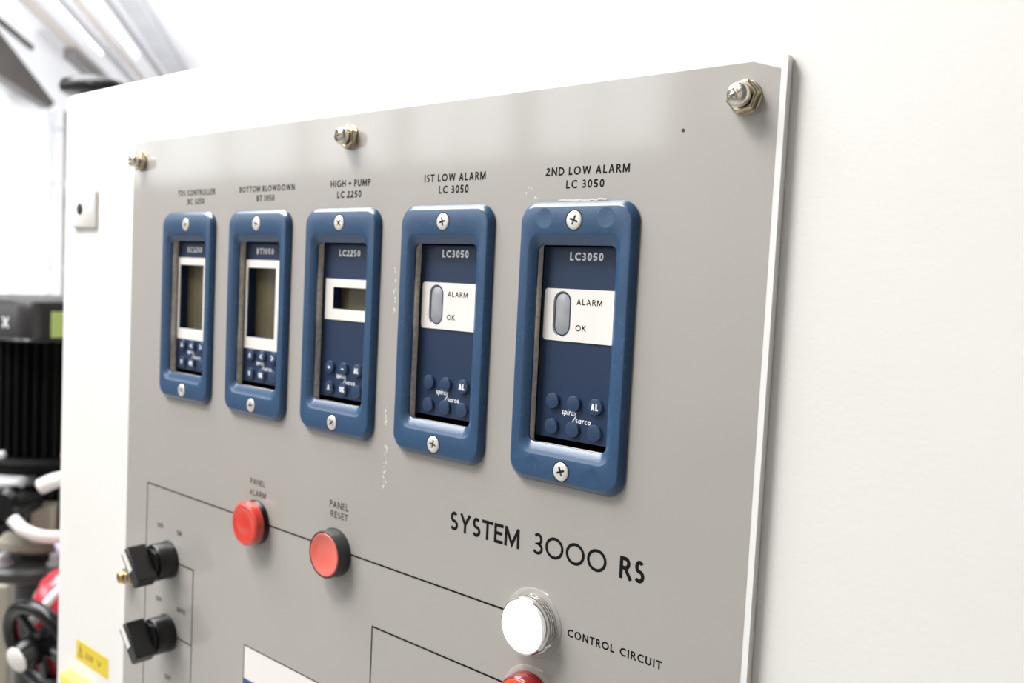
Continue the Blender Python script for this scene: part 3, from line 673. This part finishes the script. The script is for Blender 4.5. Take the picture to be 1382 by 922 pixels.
    # six keys
    for r_ in range(2):
        for c_ in range(3):
            kx, kz = (-12.1, 0, 12.1)[c_] + (0 if i > 2 else -.2), (-26.3, -38.2)[r_]
            v = lathe([(3.75, 8.05), (3.75, 6.9), (3.5, 6.5), (3.0, 6.4)], 32, kx, kz, False, True)
            o = mesh('key', v[0], v[1], M['key'], t, smooth=40)
            s_ = keys[r_ * 3 + c_]
            if s_:
                hw = 2.0 if len(s_) == 2 else (1.3 if s_ != '-' else 1.0)
                lettering('key_legend', s_, kx - hw, kx + hw, kz - 1.6, kz + 1.5, 6.4, M['white_ink'], o, .26, .12, label='white key legend')
    # maker's wordmark in two slanted steps
    lettering('maker_wordmark', 'spirax', -7.2, 1.2, -32.0, -29.2, 8.0, M['white_ink'], t, .17, .1, label='small white wordmark', slant=.1)
    lettering('maker_wordmark', 'sarco', 0.8, 9.4, -35.2, -32.4, 8.0, M['white_ink'], t, .17, .1, label='small white wordmark', slant=.1)
    V, F = [], []; ribbon(V, F, [(-0.9, -35.0), (1.2, -31.9)], .5, 7.95); mesh('wordmark_stroke', V, F, M['white_ink'], t)
    return t
D12 = (-18.6, 11.6, -14.8, 29.8, -21.0, 20.0, -22.2, 34.8)
D3 = (-12.3, 19.0, 7.9, 20.6, -19.3, 20.8, 1.6, 25.4)
controller(0, 'leftmost blue controller, tall display, under the TDS CONTROLLER lettering', 'BC3250', D12, ['^', '<', '>', 'v', 'OK', ''])
controller(1, 'blue controller with a tall display under the BOTTOM BLOWDOWN lettering', 'BT1050', D12, ['^', '<', '>', 'v', 'OK', ''])
controller(2, 'middle blue controller with a small square display under the HIGH + PUMP lettering', 'LC2250', D3, ['+', '-', 'AL', '^', 'OK', ''])
controller(3, 'blue alarm controller under the first LOW ALARM lettering, second from the right', 'LC3050', None, ['', '', 'AL', '', '', ''])
controller(4, 'rightmost and largest blue alarm controller under the 2ND LOW ALARM lettering', 'LC3050', None, ['', '', 'AL', '', '', ''])

# ------------------------------------------------------------------ push button and pilot lamps
t = thing('pilot_lamp', 'domed bright red pilot lamp under the PANEL ALARM lettering', 'lamp', (-.096, YP * mm, -.1315), 0, 'pilot lamps on the grey plate')
v = lathe([(14.2, 0), (14.2, -1.2), (13.2, -2.2), (12.2, -3.2), (12.2, -4.5)], 56); mesh('lamp_base', v[0], v[1], M['black_gloss'], t, smooth=35)
v = lathe([(13.4, -3.4), (14.0, -3.9), (14.0, -7.4), (13.5, -8.6), (12.2, -9.4), (11.4, -9.5), (10.6, -9.2), (6, -9.5), (2, -9.6)], 56); mesh('lens', v[0], v[1], M['red_lens'], t, smooth=35)
t = thing('push_button', 'flat salmon red push button in a charcoal collar under PANEL RESET', 'button', (-.0174, YP * mm, -.1326))
v = lathe([(14.2, 0), (14.2, -.8), (13.5, -1.0), (13.7, -7.6), (13.4, -8.2), (12.9, -8.3), (12.7, -7.6)], 56); mesh('collar', v[0], v[1], M['collar'], t, smooth=35)
v = lathe([(12.6, -6), (12.6, -7.9), (12.2, -8.3), (10.4, -8.2), (9.9, -7.9), (3, -7.8)], 56); mesh('button_cap', v[0], v[1], M['salmon'], t, smooth=35)
t = thing('pilot_lamp', 'lit white pilot lamp with a clear ridged rim beside CONTROL CIRCUIT', 'lamp', (.1297, YP * mm, -.1322), 0, 'pilot lamps on the grey plate')
v = lathe([(16.6, 0), (16.6, -.15), (16.4, -.25), (13.8, -.25)], 64); mesh('clear_washer', v[0], v[1], M['film'], t, smooth=30)
def ridged(r0, r1, y0, y1, n):
    p = []
    for k in range(n):
        ya = y0 + (y1 - y0) * k / n; yb = y0 + (y1 - y0) * (k + .55) / n; yc = y0 + (y1 - y0) * (k + 1) / n
        p += [(r0, ya), (r1, ya + (yb - ya) * .3), (r1, yb), (r0, yb + (yc - yb) * .3)]
    return p
v = lathe([(13.9, -.4)] + ridged(13.4, 14.0, -.6, -4.8, 3) + [(13.9, -5.4), (13.6, -7.4), (12.9, -8.4), (12.5, -8.3)], 64, close1=False); mesh('lens_rim', v[0], v[1], M['clear_rim'], t, smooth=35)
v = lathe([(12.6, -5.0), (12.6, -8.1), (12.2, -8.7), (10, -9.1), (5, -9.4), (1, -9.45)], 64); mesh('lens', v[0], v[1], M['lamp_white'], t, smooth=40)
t = thing('pilot_lamp', 'orange red pilot lamp cut off by the bottom edge below the white lamp', 'lamp', (.1297, YP * mm, -.1700), 0, 'pilot lamps on the grey plate')
v = lathe([(16.6, 0), (16.6, -.15), (16.4, -.25), (13.8, -.25)], 64); mesh('clear_washer', v[0], v[1], M['film'], t, smooth=30)
v = lathe([(13.9, -.4)] + ridged(13.4, 14.0, -.6, -4.8, 3) + [(13.9, -5.4), (13.6, -7.4), (12.9, -8.4), (12.5, -8.3)], 64, close1=False); mesh('lens_rim', v[0], v[1], M['dark_red'], t, smooth=35)
v = lathe([(12.6, -5.0), (12.6, -8.1), (12.2, -8.7), (10, -9.1), (5, -9.4), (1, -9.45)], 64); mesh('lens', v[0], v[1], M['orange_lens'], t, smooth=40)

# ------------------------------------------------------------------ selector switches
def selector(z, lab, ang):
    t = thing('selector_switch', lab, 'switch', (-.201, YP * mm, z * mm), 0, 'black selector switches')
    v = lathe([(13.6, 0), (13.6, -1.2), (13.0, -1.5), (13.0, -11.5), (12.4, -12.5), (6, -12.5)], 48); mesh('switch_collar', v[0], v[1], M['black'], t, smooth=35)
    Rm = Matrix.Rotation(math.radians(ang), 4, 'Y')
    b = rot(box(-14, 14, -29, -14.5, -5.2, 5.2), Rm); hd = mesh('lever', b[0], b[1], M['black'], t, bevel=1.3, seg=3)
    v = rot(lathe([(10.5, -12), (10.5, -15)], 40), Rm); mesh('lever_neck', v[0], v[1], M['black_gloss'], t, smooth=35)
    b = rot(box(-13.8, 3.0, -29.4, -28.8, -2.2, 2.2), Rm); o = mesh('pointer_stripe', b[0], b[1], M['label_white'], hd); o['label'] = 'white pointer stripe'
selector(-180.9, 'upper black selector switch with a white pointer stripe on the plate left edge', 45)
selector(-234.6, 'lower black selector switch with a white pointer stripe on the plate left edge', 45)
